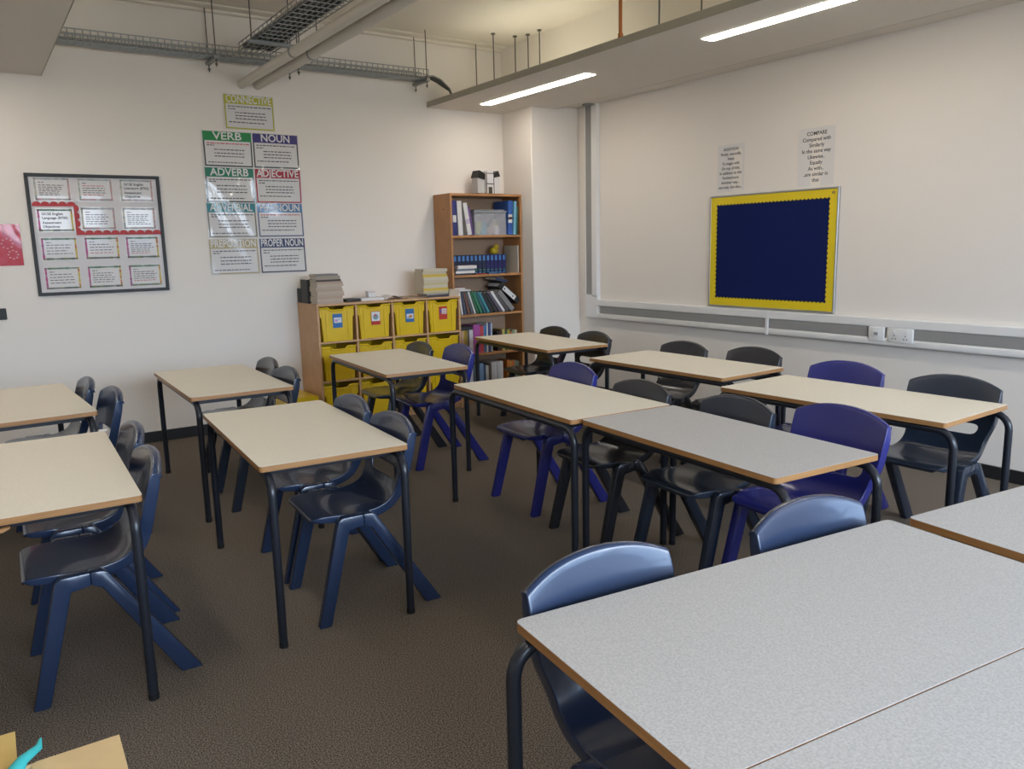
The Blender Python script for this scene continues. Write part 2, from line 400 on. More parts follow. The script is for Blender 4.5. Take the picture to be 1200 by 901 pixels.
# framed display
DX, DZ, DW, DH = .447, 1.238, .925, .90
t = thing('framed_display', 'black-framed wall display of twelve bordered exam sheets with red scallop edging', 'wall display', (DX, YB, DZ))
f = .024
MB().box(0, DW, -.02, 0, 0, f, M_black, .002).box(0, DW, -.02, 0, DH - f, DH, M_black, .002).box(0, f, -.02, 0, f, DH - f, M_black, .002).box(DW - f, DW, -.02, 0, f, DH - f, M_black, .002).build('frame', t)
MB().box(f, DW - f, -.006, 0, f, DH - f, mat('display_backing', (.60, .57, .565), .5)).build('backing_sheet', t)
PASTEL = [C(.45, .42, .33), C(.30, .33, .34), C(.50, .30, .28), C(.33, .32, .31)]
BRIGHT = [C(.42, .06, .20), C(.10, .17, .11), C(.55, .42, .08), C(.09, .12, .09)]
def exam_sheet(cx, cz, bright, title, seed):
    w, h = .245, .172
    B = BRIGHT if bright else PASTEL
    o = MB().box(cx - w / 2, cx + w / 2, -.008, -.006, cz - h / 2, cz + h / 2, M_lamin).build('exam_sheet', t)
    bw = .014; m = MB(); x0, x1, z0, z1 = cx - w / 2 + .006, cx + w / 2 - .006, cz - h / 2 + .005, cz + h / 2 - .005
    q = random.Random(seed)
    def strip(a0, a1, horiz, base, mm, mm2):
        n = 10
        for k in range(n):
            p0 = a0 + (a1 - a0) * k / n; p1 = a0 + (a1 - a0) * (k + 1) / n; tw = bw * q.uniform(.65, 1.15); c = mm if q.random() < .68 else mm2
            if horiz: m.quadgrid(p0, p1, base - tw / 2, base + tw / 2, -.0085, 1, 1, c)
            else: m.quadgrid(base - tw / 2, base + tw / 2, p0, p1, -.0085, 1, 1, c)
    strip(z0, z1, False, x0 + bw / 2, B[0], C(.30, .10, .22) if bright else C(.28, .36, .31))
    strip(x0, x1, True, z1 - bw / 2, B[1], C(.12, .22, .16) if bright else C(.36, .36, .38))
    strip(z0, z1, False, x1 - bw / 2, B[2], C(.5, .16, .05) if bright else C(.38, .28, .27))
    strip(x0, x1, True, z0 + bw / 2, B[3], C(.16, .18, .08) if bright else C(.42, .25, .27))
    m.build('sheet_border', o)
    m = MB()
    if title:
        for k, s in enumerate(title): add_text(m, s, cx - w / 2 + .034, cz + .045 - k * .029 - (.006 if k > 1 else 0), -.0085, .026, M_ink, 'LEFT', .0006)
    else:
        n = q.choice([4, 5, 6]); m.words(x0 + .03, z1 - .036, .035, .005, -.0085, M_ink, seed)
        for k in range(n): m.words(x0 + .03, z1 - .055 - k * (.085 / n), q.uniform(.13, .175), .005, -.0085, M_redink if q.random() < .16 else M_ink, seed + k * 7)
    m.build('sheet_text', o)
rows = [.787, .572, .347, .128]; cols = [.172, .462, .752]
T_lit = ['GCSE English', 'Literature (8702)', 'Assessment', 'Objectives']; T_lan = ['GCSE English', 'Language (8700)', 'Assessment', 'Objectives']
for j in range(4):
    for i in range(3):
        ttl = T_lit if (i, j) == (2, 0) else T_lan if (i, j) == (0, 1) else None
        exam_sheet(cols[i] + (.004 if j > 1 else 0), rows[j] - (.012 if (i, j) == (0, 1) else 0), j > 1 or (i, j) == (0, 1), ttl, 100 + j * 10 + i)
def scallop(m, a, b, base, th, r, horiz, sgn, y, mt, y1=None):
    """strip from a to b on line 'base', straight on one side, half round teeth on the other (sgn)"""
    n = max(1, round((b - a) / (2 * r))); st = (b - a) / n; pts = [(a, 0)]
    prof = []
    for k in range(n):
        for q in range(7):
            an = PI * q / 6; prof.append((a + st * (k + .5) - st / 2 * math.cos(an), th + math.sin(an) * st / 2 * .75))
    poly = [(a, 0)] + prof + [(b, 0)]
    for k in range(len(prof) - 1):
        (p, h0), (p2, h1) = prof[k], prof[k + 1]
        if p2 - p < 1e-6: continue
        qd = [(p, 0), (p2, 0), (p2, h1), (p, h0)]
        c = [(u, y, base + sgn * v) if horiz else (base + sgn * v, y, u) for u, v in qd]
        if (sgn > 0) != horiz: c = c[::-1]
        vs = [m.bm.verts.new(v) for v in c]; fc = m.bm.faces.new(vs); fc.material_index = m.mi(mt)
M_redb = mat('border_red', (.42, .012, .014), .5)
m = MB(); scallop(m, .03, .315, .662, .014, .030, True, 1, -.0095, M_redb); scallop(m, .45, .675, .300, .014, .028, False, 1, -.0096, M_redb); scallop(m, .30, DW - f, .448, .014, .030, True, 1, -.0097, M_redb)
m.build('red_scalloped_strip', t)
# red poster
t = thing('red_poster', 'glossy red poster cut off at the left edge of the back wall', 'poster', (.02, YB, 1.47))
fn = curl(.006, .36, .3, 21)
rp = MB().quadgrid(0, .36, 0, .30, 0, 12, 10, mat('poster_red', (.45, .03, .05), .45, coat=.4, spec=.3, col2=(.50, .06, .10), nscale=14))
for cx, cz, r in ((.27, .16, .035), (.15, .10, .04), (.30, .08, .03)):
    for k in range(8):
        an = k * PI / 4; rp.quadgrid(cx + r * math.cos(an) - .006, cx + r * math.cos(an) + .006, cz + r * math.sin(an) - .004, cz + r * math.sin(an) + .004, -.001, 1, 1, C(.62, .35, .36))
rp.build('sheet', t, fn=fn)
# noticeboard on the right wall
NW, NH = 1.206, .912
t = thing('notice_board', 'navy felt noticeboard with a yellow scalloped paper border', 'noticeboard', (XR, 4.711, .986), -PI / 2)
e = .013
MB().box(0, NW, -.022, 0, 0, e, M_alu, .002).box(0, NW, -.022, 0, NH - e, NH, M_alu, .002).box(0, e, -.022, 0, e, NH - e, M_alu, .002).box(NW - e, NW, -.022, 0, e, NH - e, M_alu, .002).build('frame', t)
MB().box(e, NW - e, -.014, 0, e, NH - e, M_felt).build('felt_panel', t)
for horiz, sgn, base, a, b in ((True, 1, e, e, NW - e), (True, -1, NH - e, e, NW - e), (False, 1, e, e, NH - e), (False, -1, NW - e, e, NH - e)):
    m = MB(); yy = -.0165 if horiz else -.0175
    scallop(m, a, b, base, .052, .0175, horiz, sgn, yy, M_yelpaper)
    o = m.build('scalloped_border', t); o['label'] = 'yellow scalloped border strip'
    m = MB(); scallop(m, a, b, base, .058, .0175, horiz, sgn, -.0148 if horiz else -.0152, M_black); m.build('dark_scallop_edge', o)
MB().tube([(NW - .045, -.0215, NH - .04), (NW - .045, -.017, NH - .04)], .012, C(.30, .22, .05), 10).build('corner_screw', t)
def sheet(y0, z0, w, h, lines, label, seed, size):
    t = thing('laminated_sheet', label, 'poster', (XR, y0, z0), -PI / 2)
    fn = lambda c: Vector((c.x, c.y - .002 - .02 * max(0, c.z / h - .86) ** 1.0 - .003 * math.sin(c.x * 18 + seed), c.z))
    MB().quadgrid(0, w, 0, h, 0, 10, 14, mat('laminated_sheet_clear', (.71, .69, .67), .45, coat=.6, spec=.3)).build('sheet', t, fn=fn)
    m = MB(); n = len(lines)
    for k, s in enumerate(lines): add_text(m, s, w / 2, h * .90 - k * (h * .86 / (n - .4)), -.0012, size, M_ink, 'CENTER', .0007, None)
    m.build('writing', t, fn=fn)
sheet(4.651, 1.925, .273, .375, ['ADDITION', 'Firstly, secondly,', 'Next', 'To begin with', 'On top of this,', 'In addition to this', 'Furthermore', 'Another way...', 'not only, but also...'],
      'clear laminated sheet of handwritten-style phrases, above the noticeboard, shorter one', 1, .031)
sheet(3.872, 1.917, .304, .415, ['COMPARE', 'Compared with', 'Similarly', 'In the same way', 'Likewise..', 'Equally', 'As with..', '..are similar in', 'that'],
      'taller clear laminated sheet of comparing phrases above the noticeboard corner', 2, .037)

# ------------------------------------------------------------------ tables
ZT = .7297
def table(label, x, y, th, W, L, zt=ZT, bins=.034, over=.024, lam=None):
    t = thing('school_table', label, 'table', (x, y, 0), th, 'school tables with wooden edges')
    tk = .023
    mb = MB(); mb.bm.free(); mb.bm = bmesh.new()
    r = bmesh.ops.create_cube(mb.bm, size=1)
    for v in r['verts']: v.co = Vector((v.co.x * W, v.co.y * L, zt - tk / 2 + v.co.z * tk))
    es = [e for e in mb.bm.edges if abs(e.verts[0].co.z - e.verts[1].co.z) > .01]
    bmesh.ops.bevel(mb.bm, geom=es, offset=.016, segments=4, affect='EDGES', profile=.5)
    es = [e for e in mb.bm.edges if abs(e.verts[0].co.z - e.verts[1].co.z) < .001]
    bmesh.ops.bevel(mb.bm, geom=es, offset=.0008, segments=2, affect='EDGES', profile=.5)
    mb.mi(lam or M_lam); mb.mi(M_edge)
    for f in mb.bm.faces: f.material_index = 0 if f.normal.z > .3 or f.normal.z < -.9 else 1
    top = mb.build('tabletop', t, 14)
    zr_ = zt - tk - .0192; rt = .017; rad = .075
    for sx in (-1, 1):
        xx = sx * (W / 2 - bins)
        for sy in (-1, 1):
            ye = L / 2 + over
            pts = [(xx, sy * ye, .012), (xx, sy * ye, .3), (xx, sy * ye, zr_ - rad)]
            for k in range(1, 7):
                a = PI / 2 * k / 6; pts.append((xx, sy * (ye - rad + rad * math.cos(a)), zr_ - rad + rad * math.sin(a)))
            pts.append((xx, sy * (ye - .16), zr_))
            lg = MB().tube(pts, rt, M_tube, 12).build('leg', t, 60)
            MB().tube([(xx, sy * ye, 0), (xx, sy * ye, .022)], .0175, M_ferr, 12).build('ferrule', lg)
        MB().tube([(xx, -(L / 2 + over - .16), zr_), (xx, L / 2 + over - .16, zr_)], rt, M_tube, 12).build('side_rail', t, 60)
    for sy in (-1, 1):
        yy = sy * (L / 2 - .09)
        MB().box(-(W / 2 - bins), W / 2 - bins, yy - .012, yy + .012, zr_ - .014, zr_ + .0187, M_tube, .002).build('end_rail', t)
    return t
TB = {
 'L1': ('pale table by the back wall below the framed display, cut off by the left edge', .1706, 5.1882, .0477, .6, 1.1932),
 'L2': ('pale table at the left with a peeling lip of wooden edging, in front of another', .1357, 3.4685, -.0354, .6, 1.1954),
 'C1': ('pale table near the back wall below the grammar posters', 1.2848, 5.2617, -.024, .5935, 1.2092),
 'C2': ('pale table in the middle aisle, right in front of the one below the grammar posters', 1.1822, 3.5319, -.0654, .6093, 1.2025),
 'M1': ('pale table right in front of the yellow tray cabinet', 2.5214, 5.2413, -.073, .6019, 1.2),
 'M2': ('pale table in mid-room butted end to end to a greyer one', 2.5902, 3.4236, -.0628, .6094, 1.2188),
 'M3': ('greyish table butted to the near end of a pale one, royal blue chair behind it', 2.5326, 2.2216, -.0746, .5604, 1.1515),
 'R1': ('small-looking pale table right in front of the bookcase', 3.989, 5.4727, -.0619, .593, 1.1937),
 'R2': ('pale table by the right wall, just left of the noticeboard', 3.9315, 3.7586, .0231, .5996, 1.2019),
 'R3': ('pale table by the right wall below the power sockets', 3.7362, 2.3602, .0292, .6104, 1.2342),
}
TABLES = {}
for k, (lb, x, y, th, W, L) in TB.items():
    TABLES[k] = table(lb, x, y, th, W, L, bins={'M2': .0, 'M3': .038}.get(k, .034), lam=M_lamg if k == 'M3' else None)
TABLES['F1'] = table('big grey-topped table filling the right foreground', 1.484, .973, -.1075 + PI / 2, .618, 1.231, lam=M_lamg)
TABLES['F2'] = table('grey-topped table at the right edge meeting the short end of the foreground table', 2.752, .826, -.1075 + PI / 2, .60, 1.2, bins=.09, over=.0, lam=M_lamg)
TABLES['F3'] = table('grey-topped table in the bottom right corner, butted along the foreground table', 1.484 + .6122 * math.sin(-.1075), .973 - .6122 * math.cos(.1075), -.1075 + PI / 2, .60, 1.231, lam=M_lamg)
# peeling lip of edging on the left table
m = MB(); pts = []
n = 10; va = []
for i in range(n + 1):
    x = -.30 + .215 * i / n; u = i / n
    yo = -.6 - .004 - .028 * math.sin(PI * .5 * (1 - u)) * (1 if u < .9 else .6)
    z = ZT - .030 - .006 * (1 - u)
    va.append((x, yo, z))
for i in range(n):
    a, b = va[i], va[i + 1]; h0 = .013; h1 = .013 if i < n - 1 else .004
    m.addmesh([(a[0], a[1], a[2] - h0), (b[0], b[1], b[2] - h1), (b[0], b[1], b[2]), (a[0], a[1], a[2]), (a[0], a[1] + .024, a[2] - h0), (b[0], b[1] + .016, b[2] - h1), (b[0], b[1] + .016, b[2]), (a[0], a[1] + .024, a[2])],
              [(0, 1, 2, 3), (7, 6, 5, 4), (3, 2, 6, 7), (4, 5, 1, 0)], M_edge)
m.build('peeling_edging', TABLES['L2'])
m = MB().box(.275, .312, .585, .612, ZT - .001, ZT + .006, M_paper, .002).build('white_corner_chip', TABLES['L2'])

# ------------------------------------------------------------------ moulded plastic chairs
def eval_mesh(o):
    dg = bpy.context.evaluated_depsgraph_get(); dg.update()
    return bpy.data.meshes.new_from_object(o.evaluated_get(dg))
def chair_shell():
    # u forward, z up, half width, raise of the edge, drop of the edge, lip depth
    P = [(.150, .420, .140, 0, 0, .010), (.160, .436, .160, 0, 0, .016), (.148, .450, .180, .000, 0, .024), (.105, .453, .190, .002, 0, .030), (.03, .446, .194, .006, 0, .034),
         (-.06, .437, .194, .010, 0, .036), (-.135, .440, .193, .014, 0, .040), (-.190, .460, .191, .018, 0, .042), (-.222, .498, .190, .020, 0, .044),
         (-.238, .540, .197, .022, 0, .046), (-.252, .588, .217, .026, 0, .046), (-.260, .622, .222, .028, .002, .046), (-.274, .680, .225, .030, .012, .046), (-.287, .740, .226, .031, .032, .044), (-.298, .792, .225, .031, .050, .040),
         (-.303, .806, .224, .031, .053, .035), (-.313, .811, .223, .031, .054, .027), (-.331, .806, .218, .031, .055, .009), (-.340, .788, .210, .031, .054, .002)]
    ss = [-1, -.97, -.88, -.70, -.45, -.15, .15, .45, .70, .88, .97, 1]
    bm = bmesh.new(); G = []
    for i, (u, z, hw, rs, dr, lip) in enumerate(P):
        a, b = P[max(i - 1, 0)], P[min(i + 1, 14)] if i < 14 else P[14]
        if i >= 14: a, b = P[12], P[14]
        tu, tz = b[0] - a[0], b[1] - a[1]; l = math.hypot(tu, tz); tu /= l; tz /= l
        nu, nz = tz, -tu
        row = []
        def pt(s, depth=0., yo=0.):
            e = abs(s) ** 2.2
            return bm.verts.new((u + nu * (rs * e - depth), (hw + yo) * s if abs(s) < 1 else math.copysign(hw + yo, s), z - dr * abs(s) ** 2.4 + nz * (rs * e - depth)))
        yl = -.003 if i < 14 else -.008
        cols = [(-1, lip, yl), (-1, lip * .5, yl * .3)] + [(s, 0, 0) for s in ss] + [(1, lip * .5, yl * .3), (1, lip, yl)]
        row = [pt(*c) for c in cols]
        G.append(row)
    nc = len(G[0])
    for i in range(len(G) - 1):
        for j in range(nc - 1):
            if i == 9 and 5 <= j <= nc - 7: continue      # the long slot under the backrest
            bm.faces.new((G[i][j], G[i][j + 1], G[i + 1][j + 1], G[i + 1][j]))
    bm.normal_update()
    f = [f for f in bm.faces if abs(f.calc_center_median().x - .0) < .05][len(bm.faces) and 5]
    if f.normal.z < 0: bmesh.ops.reverse_faces(bm, faces=list(bm.faces))
    me = bpy.data.meshes.new('shell'); bm.to_mesh(me); bm.free()
    o = bpy.data.objects.new('shell', me); COL.objects.link(o)
    md = o.modifiers.new('s', 'SOLIDIFY'); md.thickness = .005; md.offset = -1
    md = o.modifiers.new('u', 'SUBSURF'); md.levels = 2; md.render_levels = 2
    res = eval_mesh(o); bpy.data.objects.remove(o)
    return res
SHELL = chair_shell()
def shell_part(upper):
    bm = bmesh.new(); bm.from_mesh(SHELL)
    kill = [f for f in bm.faces if (f.calc_center_median().z > .572) != upper]
    bmesh.ops.delete(bm, geom=kill, context='FACES')
    me = bpy.data.meshes.new('backrest' if upper else 'seat'); bm.to_mesh(me); bm.free()
    me.polygons.foreach_set('use_smooth', [True] * len(me.polygons))
    return me
ME_back, ME_seat = shell_part(True), shell_part(False)
def leg_mesh(front, sy):
    pf = [(-.05, .450), (.040, .450), (.060, .436), (.168, 0), (.116, 0), (.014, .392), (-.05, .402)]
    pr = [(-.05, .450), (-.086, .450), (-.104, .440), (-.385, 0), (-.310, 0), (-.082, .388), (-.05, .402)]
    mb = MB().poly(pf if front else pr, -.022, .022, None, bev=.006)
    for v in mb.bm.verts:
        k = (.45 - v.co.z) / .45
        v.co.y = sy * .2125 + v.co.y * (1 - .18 * k) + sy * .014 * k
    me = bpy.data.meshes.new('leg'); mb.bm.to_mesh(me); mb.bm.free()
    me.polygons.foreach_set('use_smooth', [True] * len(me.polygons)); me.set_sharp_from_angle(angle=R(40))
    return me
ME_legs = [leg_mesh(f, s) for f in (True, False) for s in (-1, 1)]
PROTO = {}
def make_chair(m):
    t = bpy.data.objects.new('plastic_chair', None); COL.objects.link(t); t['category'] = 'chair'; t['group'] = 'plastic school chairs'
    for nm, me in [('seat', ME_seat), ('backrest', ME_back)] + [('leg', l) for l in ME_legs]:
        me = me.copy(); me.materials.clear(); me.materials.append(m)
        o = bpy.data.objects.new(nm, me); COL.objects.link(o); o.parent = t
    return t
def chair(label, m, x, y, th, scale=1.):
    """forward (u) is -x turned by th"""
    if m not in PROTO: PROTO[m] = make_chair(m); c = PROTO[m]
    else: c = copy_tree(PROTO[m])
    c.location = (x, y, 0); c.rotation_euler = (0, 0, PI + th); c.scale = (scale,) * 3
    c['label'] = label
    return c
chair('dark navy chair at the far end of the table below the framed display', M_navy, .241, 5.378, .01)
chair('dark navy chair at the near end of the table below the framed display', M_navy, .312, 4.862, .048)
chair('dark navy chair at the far end of the table with peeling edging', M_navy, .237, 3.765, -.035)
chair('dark navy chair at the near end of the table with peeling edging, whole side visible', M_navy, .201, 3.225, -.035)
chair('dark chair nearest the back wall at the table below the grammar posters', M_char, 1.38, 5.485, -.05)
chair('dark chair at the near end of the grammar poster table, by the yellow tray', M_slate, 1.332, 4.95, -.024)
chair('dark navy chair at the far end of the middle aisle table', M_navy, 1.254, 3.735, -.065)
chair('dark navy chair at the near end of the middle aisle table, legs in full view', M_navy, 1.221, 3.205, -.065)
chair('charcoal chair at the far end of the table before the tray cabinet', M_char, 2.60, 5.555, -.073)
chair('dark royal blue chair at the near end of the table before the tray cabinet', M_royal, 2.64, 5.04, -.10, 1.03)
chair('royal blue chair at the far end of the end-to-end tables, seat and front legs visible', M_royal, 2.705, 3.77, -.063, 1.0185)
chair('charcoal chair beside the royal blue one, where the two end-to-end tables meet', M_char, 2.643, 3.10, -.063)
chair('slate chair at the greyish table, next to its royal blue neighbour', M_slate, 2.669, 2.48, -.075)
chair('royal blue chair at the near end of the greyish table, pulled out', M_royal, 2.72, 1.975, -.075, 1.03)
chair('charcoal chair at the far end of the bookcase table, by the column', M_char, 4.048, 5.707, -.075)
chair('charcoal chair at the near end of the bookcase table', M_char, 4.025, 5.13, -.075)
chair('charcoal chair at the far end of the table left of the noticeboard', M_char, 4.052, 4.118, .0)
chair('charcoal chair below the lower left corner of the noticeboard', M_char, 4.14, 3.55, .0)
chair('royal blue chair against the right wall below the power sockets', M_royal, 3.845, 2.66, .02, 1.03)
chair('slate chair at the near end of the table below the sockets, seat in view', M_slate, 3.808, 2.03, .01, 1.03)
chair('shiny blue-black chair behind the left half of the foreground table', M_navy, 1.186, 1.105, PI / 2 + .0)
chair('shiny blue-black chair behind the right half of the foreground table', M_navy, 1.880, 1.03, PI / 2 - .06)

# ------------------------------------------------------------------ tray cabinet
CX0, CX1, CY0, CY1, CZ = 2.432, 3.838, 6.50, YB - .006, 1.076
t = thing('tray_cabinet', 'beech cabinet holding twelve yellow trays against the back wall', 'cabinet', (CX0, CY0, 0))
CF = lambda c: Vector((c.x - CX0, c.y - CY0, c.z))
bd = .018
pit = (CX1 - CX0 - bd) / 4
for i in range(5):
    x = CX0 + pit * i
    MB().box(x, x + bd, CY0, CY1, .0 if i in (0, 4) else .07, CZ - bd, M_beech, .001).build('side_panel' if i in (0, 4) else 'divider', t, fn=CF)
MB().box(CX0 - .003, CX1 + .003, CY0 - .004, CY1, CZ - bd, CZ, M_beech, .002).build('top_panel', t, fn=CF)
ZS = [.07, .412, .752]
for z in ZS:
    MB().box(CX0 + bd, CX1 - bd, CY0 + .002, CY1 - .01, z - .016, z, M_beech, .001).build('shelf', t, fn=CF)
MB().box(CX0 + bd, CX1 - bd, CY1 - .008, CY1, .05, CZ - bd, M_shelfback).build('back_panel', t, fn=CF)
MB().box(CX0 + bd, CX1 - bd, CY0 + .03, CY0 + .045, 0, .054, M_beech).build('plinth', t, fn=CF)
def tray_part_mesh():
    mb = MB(); w, h, d = .318, .288, .42
    # tub walls
    def sect(z, y): 
        k = z / h; hw = .133 + .014 * k
        return hw
    n = 6
    for (sx) in (-1, 1):
        mb.addmesh([(sx * .132, .012, 0), (sx * .146, .004, h), (sx * .150, .004, h), (sx * .136, .012, 0), (sx * .132, d - .02, 0), (sx * .146, d, h), (sx * .150, d, h), (sx * .136, d - .02, 0)],
                   [(0, 1, 5, 4), (3, 2, 6, 7), (1, 2, 6, 5), (0, 3, 7, 4)], M_yel)
    mb.box(-.135, .135, .008, d - .02, 0, .004, M_yel); mb.box(-.148, .148, d - .006, d, 0, h, M_yel)
    # front plate with the hand dip
    out = [(-.133, 0), (.133, 0), (.144, h * .70), (.156, h * .74), (.156, h), (.075, h), (.055, h - .022), (-.060, h - .022), (-.080, h), (-.156, h), (-.156, h * .74), (-.144, h * .70)]
    mb.poly(out, 0, .005, M_yel, bev=.0015, seg=1)
    # rolled rim along the front top edge and sides
    rim = [(-.158, h), (-.080, h), (-.060, h - .022), (.055, h - .022), (.075, h), (.158, h)]
    for a, b in zip(rim[:-1], rim[1:]): mb.tube([(a[0], -.004, a[1]), (b[0], -.004, b[1])], .008, M_yel, 8)
    for sx in (-1, 1): mb.box(sx * .152 - .006, sx * .152 + .006, 0, d, h - .012, h + .002, M_yel, .002)
    # moulded ribs of the front
    for x in (-.098, .098): mb.poly([(x - .006, .004), (x + .006, .004), (x + .008, h - .03), (x - .008, h - .03)], -.005, .001, M_yel, bev=.0015, seg=1)
    mb.poly([(-.126, .004), (-.120, .004), (-.132, h - .012), (-.138, h - .012)], -.004, .001, M_yel, bev=.001, seg=1)
    return mb
TRAYP = {}
cards = [('blue', C(.02, .13, .36)), ('red', C(.45, .02, .015)), ('blue', C(.02, .13, .34)), ('red', C(.46, .03, .012))]
def card(par, i):
    nm, cm = cards[i]
    xo = [0.0, .01, .0, .0][i]
    o = MB().box(xo - .043, xo + .043, -.007, -.0052, .115, .235, cm).build('label_card', par); o['label'] = nm + ' picture card'
    m = MB()
    if i == 0: m.quadgrid(xo - .032, xo + .036, .158, .203, -.0075, 1, 1, M_paper); m.quadgrid(xo - .025, xo, .168, .188, -.008, 1, 1, C(.45, .25, .5)); m.quadgrid(xo, xo + .028, .180, .194, -.008, 1, 1, C(.35, .55, .6))
    if i == 1: m.quadgrid(xo - .040, xo + .040, .148, .230, -.0075, 1, 1, M_paper); m.poly([(xo + .026 * math.cos(a), .185 + .026 * math.sin(a)) for a in [k * PI / 6 for k in range(12)]], -.0082, -.0076, C(.15, .33, .36)); m.poly([(xo + .014 * math.cos(a) - .004, .197 + .014 * math.sin(a)) for a in [k * PI / 4 for k in range(8)]], -.0088, -.0083, C(.45, .12, .16))
    if i == 2: m.quadgrid(xo - .033, xo + .036, .145, .190, -.0075, 1, 1, M_paper); m.poly([(xo + .018 * math.cos(a) + .006, .165 + .014 * math.sin(a)) for a in [k * PI / 6 for k in range(12)]], -.0082, -.0076, C(.5, .22, .06)); m.quadgrid(xo - .03, xo - .008, .149, .16, -.008, 1, 1, C(.1, .3, .5))
    if i == 3: m.quadgrid(xo - .014, xo + .036, .165, .215, -.0075, 1, 1, M_paper); m.quadgrid(xo - .036, xo - .018, .175, .21, -.0075, 1, 1, C(.1, .08, .3)); [m.quadgrid(xo - .008, xo + .03, .172 + .013 * k, .177 + .013 * k, -.008, 1, 1, C(.4, .1, .1)) for k in range(3)]
    m.build('picture', o)
proto_tray = None
rown = ['top', 'middle', 'bottom']; coln = ['first', 'second', 'third', 'fourth']
for j in range(3):
    for i in range(4):
        lab = 'yellow tray in the %s row, %s from the left' % (rown[j], coln[i])
        if j == 0: lab = 'yellow tray with a %s picture card, %s from the left in the top row' % (cards[i][0], coln[i])
        x = CX0 + pit * i + bd / 2 + pit / 2 - .002; z = ZS[2 - j] + .001
        if proto_tray is None:
            o = thing('storage_tray', lab, 'tray', (0, 0, 0), 0, 'yellow trays in the beech cabinet')
            tub = tray_part_mesh().build('tub', o); proto_tray = o
        else:
            o = bpy.data.objects.new('storage_tray', None); COL.objects.link(o); tag(o, lab, 'tray', 'yellow trays in the beech cabinet')
            c = tub.copy(); COL.objects.link(c); c.parent = o
        o.location = (x, CY0 + .012, z)
        if j == 0: card(o, i)
# upturned tray on the floor
o = thing('storage_tray', 'yellow tray upside down on the floor left of the cabinet', 'tray', (2.395, 6.46, .29))
o.rotation_euler = (PI, 0, PI / 2)
c = tub.copy(); COL.objects.link(c); c.parent = o
o.location = (2.262, 6.955, .292); o.rotation_euler = (PI, 0, 0)

# ------------------------------------------------------------------ books
def book(name, label, cat, col, w, d, h, loc, rot=(0, 0, 0), group=None, pages=M_pages, label_col=None, band=None, inset=.001):
    """w thickness along x, spine at the front (y=0), depth d, height h; origin at the base front left corner"""
    mb = MB(); c = .0022
    mb.box(0, c, 0, d, 0, h, col).box(w - c, w, 0, d, 0, h, col).box(c, w - c, 0, c, 0, h, col)
    mb.box(c, w - c, c, d - .004, .004, h - .004, pages)
    if label_col: mb.box(w * .12, w * .88, -.0008, 0, h * .38, h * .58, label_col)
    if band:
        for b0, b1, bm_ in band: mb.box(inset, w - inset, -.0008, 0, h * b0, h * b1, bm_)
    o = mb.build(name, None, 0); o.location = loc; o.rotation_euler = rot
    return tag(o, label, cat, group)
def flat(name, label, cat, col, w, d, th, x, y, z, rz=0, group=None, pages=M_pages):
    """a book lying flat: spine edge to the front, w along x, d back"""
    mb = MB(); c = .002
    mb.box(0, w, 0, d, 0, c, col).box(0, w, 0, d, th - c, th, col).box(0, w, 0, c, c, th - c, col if pages is M_pages else pages)
    mb.box(.003, w - .003, c, d - .004, c, th - c, pages)
    o = mb.build(name, None, 0); o.location = (x, y, z); o.rotation_euler = (0, 0, rz)
    return tag(o, label, cat, group)
ordn = ['first', 'second', 'third', 'fourth', 'fifth', 'sixth', 'seventh', 'eighth', 'ninth', 'tenth', 'eleventh', 'twelfth', 'thirteenth', 'fourteenth', 'fifteenth', 'sixteenth']

# on the cabinet
z = CZ + .0005
bxf = book('box_file', 'small black box file at the left end of the cabinet top', 'box file', M_black, .07, .09, .125, (2.4335, 6.872, z), label_col=None)
MB().box(.024, .044, -.001, -.0002, .075, .11, C(.3, .3, .3)).build('spine_sticker', bxf)
book('box_file', 'tall dark brown magazine file behind the beige book stack', 'box file', C(.022, .016, .012), .085, .16, .205, (2.4345, 6.705, z))
zz = z; q = random.Random(3)
for k in range(9):
    th = .0205; cc = [C(.42, .33, .26), C(.45, .36, .28), C(.40, .30, .22)][k % 3]
    flat('paperback', 'beige paperback in the left stack on the cabinet, %s from the bottom' % ordn[k], 'book', cc, .235 + q.uniform(-.008, .008), .165, th, 2.452 + q.uniform(-.006, .006), 6.52 + q.uniform(0, .008), zz, q.uniform(-.03, .03), 'beige paperbacks stacked on the cabinet')
    zz += th + .0004
flat('paperback', 'dark book with a pale flap on top of the beige stack', 'book', C(.05, .03, .025), .225, .16, .017, 2.45, 6.525, zz, .02); zz += .0175
flat('paperback', 'thick grey-brown book second from the top of the left stack', 'book', C(.30, .25, .19), .215, .165, .03, 2.45, 6.53, zz, -.04); zz += .0305
flat('paperback', 'thin grey book topmost on the left stack', 'book', C(.17, .16, .14), .2, .16, .016, 2.455, 6.53, zz, .05)
flat('notebook', 'flat black notebook lying beside the beige book stack', 'notebook', M_black, .13, .19, .022, 2.745, 6.60, z, .04, pages=C(.02, .02, .02))
flat('paper_pile', 'low pile of white paper on the cabinet', 'papers', M_paper, .215, .24, .025, 2.885, 6.60, z, -.05, pages=M_paper)
tag(MB().box(0, .07, 0, .07, 0, .055, M_paper, .003).box(.004, .066, -.0006, 0, .04, .05, C(.55, .4, .38)).build('small_box', None, 0, (2.99, 6.68, z + .0255)), 'small white box on the paper pile', 'box')
m = MB().addmesh([(0, 0, 0.001), (.08, .0, .035), (.19, 0, .004), (0, .2, .001), (.08, .2, .035), (.19, .2, .004)], [(0, 1, 4, 3), (1, 2, 5, 4)], M_paper)
o = m.build('open_booklet', None, 0); o.modifiers.new('s', 'SOLIDIFY').thickness = .002; o.location = (3.12, 6.60, z + .001); tag(o, 'open white booklet propped like a tent on the cabinet', 'booklet')
